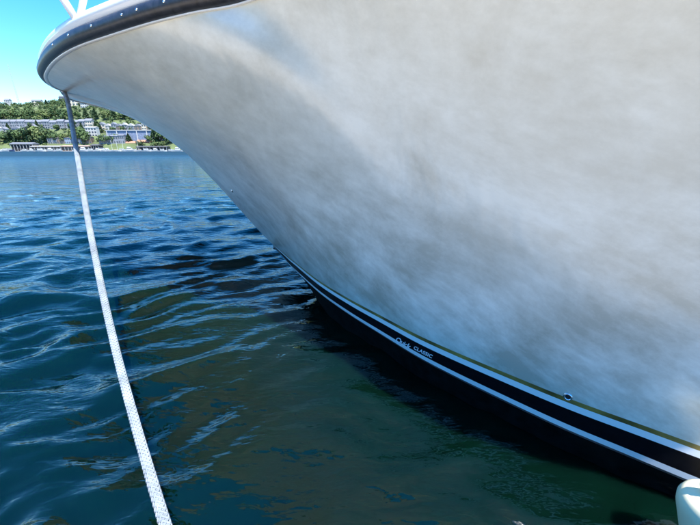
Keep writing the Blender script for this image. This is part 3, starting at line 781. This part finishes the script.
# moored boats
M_navy = mat('navy_hull_paint', (.03, .05, .12), .3); M_tan = mat('tan_canvas', (.5, .4, .25), .8)
def make_small_boat(px, Y, L_, kind, label, flip=1):
    e = empty('moored_boat' if kind != 'sail' else 'sailboat', (X_of(px, Y), Y, .0)); tag(e, label, 'boat' if kind != 'sail' else 'sailboat', 'boats moored along the far shore')
    W_ = L_ * .3; H = L_ * .13; v = []; st = 9
    for i in range(st):
        t = i / (st - 1); w_ = W_ / 2 * min(1, (1 - t) * 2.2) ** .6 * (1 if t > .0 else .85); x = (t - .5) * L_ * flip; sh = H * (1 + .5 * t * t)
        v += [(x, -w_, sh), (x, -w_ * .7, -.2), (x, w_ * .7, -.2), (x, w_, sh)]
    f = []
    for i in range(st - 1):
        a = i * 4
        for q in range(3): f.append((a + q, a + q + 1, a + q + 5, a + q + 4))
        f.append((a + 3, a, a + 4, a + 7))
    f.append((0, 1, 2, 3)); mesh_obj('hull', v, f, M_navy if kind == 'navy' else M_boatwhite, e)
    s = flip
    c = MB(); a0, a1 = (-.28 * L_, .12 * L_) if s > 0 else (-.12 * L_, .28 * L_)
    hc = L_ * (.17 if kind != 'sail' else .06); c.box(a0, -W_ * .32, H + .02, a1, W_ * .32, H + hc); c.build('cabin', M_boatwhite, e)
    c = MB(); c.box(a0 + .3, -W_ * .33, H + hc * .5, a1 - .3, W_ * .33, H + hc * .8); c.build('window', M_glass, e)
    if kind == 'sail':
        c = MB(); c.tube([(.05 * L_ * s, 0, H), (.05 * L_ * s, 0, L_ * 1.35)], .16, 6); c.build('mast', M_white, e)
        c = MB(); c.tube([(.05 * L_ * s, 0, H + 1.6), (-.35 * L_ * s, 0, H + 1.6)], .22, 6); c.build('boom', M_tan, e)
    elif kind == 'tall':
        c = MB(); c.box(a0 * .7, -W_ * .25, H + hc + .02, a1 * .5, W_ * .25, H + hc + L_ * .09); c.build('flybridge', M_white, e)
    return e
bl = [(-28, 'tall'), (-14, 'white'), (-3, 'tall'), (5, 'white'), (10, 'navy'), (24, 'white'), (31, 'tall'), (41, 'white'), (50, 'tall'), (58, 'white'), (76, 'white'), (84, 'tall'), (90, 'white'), (97, 'tall'), (103, 'white'), (108, 'tall'), (113, 'sail'), (117.5, 'sail'), (121, 'white'), (124, 'sail'), (129, 'tall'), (134, 'white'), (139, 'sail'), (147, 'white'), (155, 'tall'), (163, 'white'), (171, 'white'), (177, 'tall')]
kd = {'tall': 'white flybridge cruiser', 'white': 'small white motorboat', 'navy': 'dark blue motorboat', 'sail': 'white sailboat with bare mast'}
cnt = {}
for i, (px, kind) in enumerate(bl):
    cnt[kind] = cnt.get(kind, 0) + 1
    make_small_boat(px, D0 - 30 + hr.uniform(-4, 2), hr.uniform(13, 22) if kind != 'sail' else 14, kind, '%s moored on the far shore, %s such from the left' % (kd[kind], ORD[cnt[kind] - 1]) if kind != 'navy' else 'dark blue motorboat moored on the far shore at left', hr.choice((1, -1)))

# individual trees
def row(name_fmt, group, items, base, spread, kinds):
    Y = D0
    for i, (px, hpx, wr) in enumerate(items):
        tree(px, Y + hr.uniform(-spread, spread), hpx, wr, hr.choice(kinds), name_fmt % ORD[i % len(ORD)], group, base)
row('tall tree on the far ridge line against the sky, %s from the left', 'trees on the ridge line',
    [(-18, 7, 1.3), (-9, 6, 1.5), (1, 6, 1.6), (9, 6, 1.5), (17, 8, 1.4), (24, 5, 1.3), (30, 6.5, 1.1), (35, 8, 1.0), (39, 11, .75), (43.5, 8, .9), (50, 9, .6), (54.5, 7, .9), (59, 8, 1.1), (66, 8, 1.1), (71, 9, 1.1), (79, 7, 1.2), (87, 8, 1.2), (95, 8, 1.2), (104, 9, 1.2), (113, 9, 1.2), (122, 9, 1.2)], 109.5, 8, (0, 1, 3, 4, 6, 7))
row('broad tree in the upper hillside belt, %s from the left', 'trees of the upper belt',
    [(-15, 11, 1.1), (-4, 10, 1.2), (6, 11, 1.1), (14, 12, 1.1), (23, 12, 1.1), (31, 11, 1.2), (40, 12, 1.1), (49, 12, 1.1), (57, 11, 1.2), (64, 12, 1.1), (77, 12, 1.1), (86, 11, 1.1), (94, 12, 1.1), (103, 12, 1.1), (112, 11, 1.2), (121, 12, 1.1), (130, 11, 1.1), (139, 10, 1.2), (147, 9, 1.2)], 121.5, 26, (0, 1, 3, 4, 7, 2, 5))
row('round tree between the terrace and boathouses, %s from the left', 'trees of the lower belt',
    [(-14, 12, 1.1), (-5, 13, 1.1), (3, 12, 1.1), (10, 13, 1.1), (17, 12, 1.2), (25, 13, 1.1), (33, 15, 1.0), (39, 16, 1.0), (45, 14, 1.1), (51, 14, 1.0), (58, 9, 1.2), (66, 9, 1.1), (78, 15, .9), (84, 16, .8), (88, 12, 1.0), (105, 9, 1.2), (113, 8, 1.2), (119, 8, 1.2), (131, 8, 1.3), (157, 14, 1.1), (164, 11, 1.1), (151, 8, 1.2), (172, 9, 1.2)], 143, 14, (1, 4, 7, 0, 5, 3))
row('tree standing among the terrace houses, %s from the left', 'trees among the terrace houses',
    [(-8, 10, .8), (15, 9, .9), (37, 10, .7), (44, 11, .8), (62, 9, .9), (79, 11, .9), (87, 10, .9), (101, 10, .8), (105, 9, 1), (117, 6, 1.2), (155, 6, 1.1)], 133, 6, (0, 3, 6, 1))

# radio mast on the ridge
Ym = D0 + 330; e = empty('radio_mast', (X_of(33, Ym), Ym, hill_z(33, Ym))); tag(e, 'thin lattice radio mast rising above the ridge at left', 'mast')
H_ = Z_of(75, Ym) - hill_z(33, Ym); legs = [(2.2, 0), (-1.1, 1.9), (-1.1, -1.9)]; M_mast = mat('red_grey_mast_steel', (.42, .42, .50), .6)
for (x, y) in legs:
    g = MB(); g.tube([(x, y, 0), (x * .25, y * .25, H_)], .22, 5); g.build('leg', M_mast, e)
g = MB()
for k in range(16):
    z0, z1 = H_ * k / 16, H_ * (k + 1) / 16; s0, s1 = 1 - .75 * k / 16, 1 - .75 * (k + 1) / 16
    for q in range(3):
        a, b = legs[q], legs[(q + 1) % 3]; g.tube([(a[0] * s0, a[1] * s0, z0), (b[0] * s1, b[1] * s1, z1)], .12, 4)
g.build('bracing', M_mast, e)

# unseen wooded bank added behind the dock to cover bright sky mirrored in the hull
M_bank = mat('wooded_bank', (.05, .075, .035), .9, noise=(.05, .5, 6))
bv = []; bf = []; nb = 90
for i in range(nb + 1):
    a = R(72 + 216 * i / nb); h_ = 85 + 22 * math.sin(i * .4) + 9 * math.sin(i * 1.3)
    for d_, z_ in ((420, -.5), (424, 2), (470, h_ * .45), (560, h_ * .9), (700, h_), (900, h_ * .4)):
        bv.append((d_ * math.sin(a), d_ * math.cos(a), z_ + (rnd.uniform(-2, 2) if z_ > 5 else 0)))
for i in range(nb):
    for j in range(5): bf.append((i * 6 + j, i * 6 + j + 1, i * 6 + j + 7, i * 6 + j + 6))
tag(mesh_obj('added_bank', bv, bf, M_bank, None, True), kind='structure')
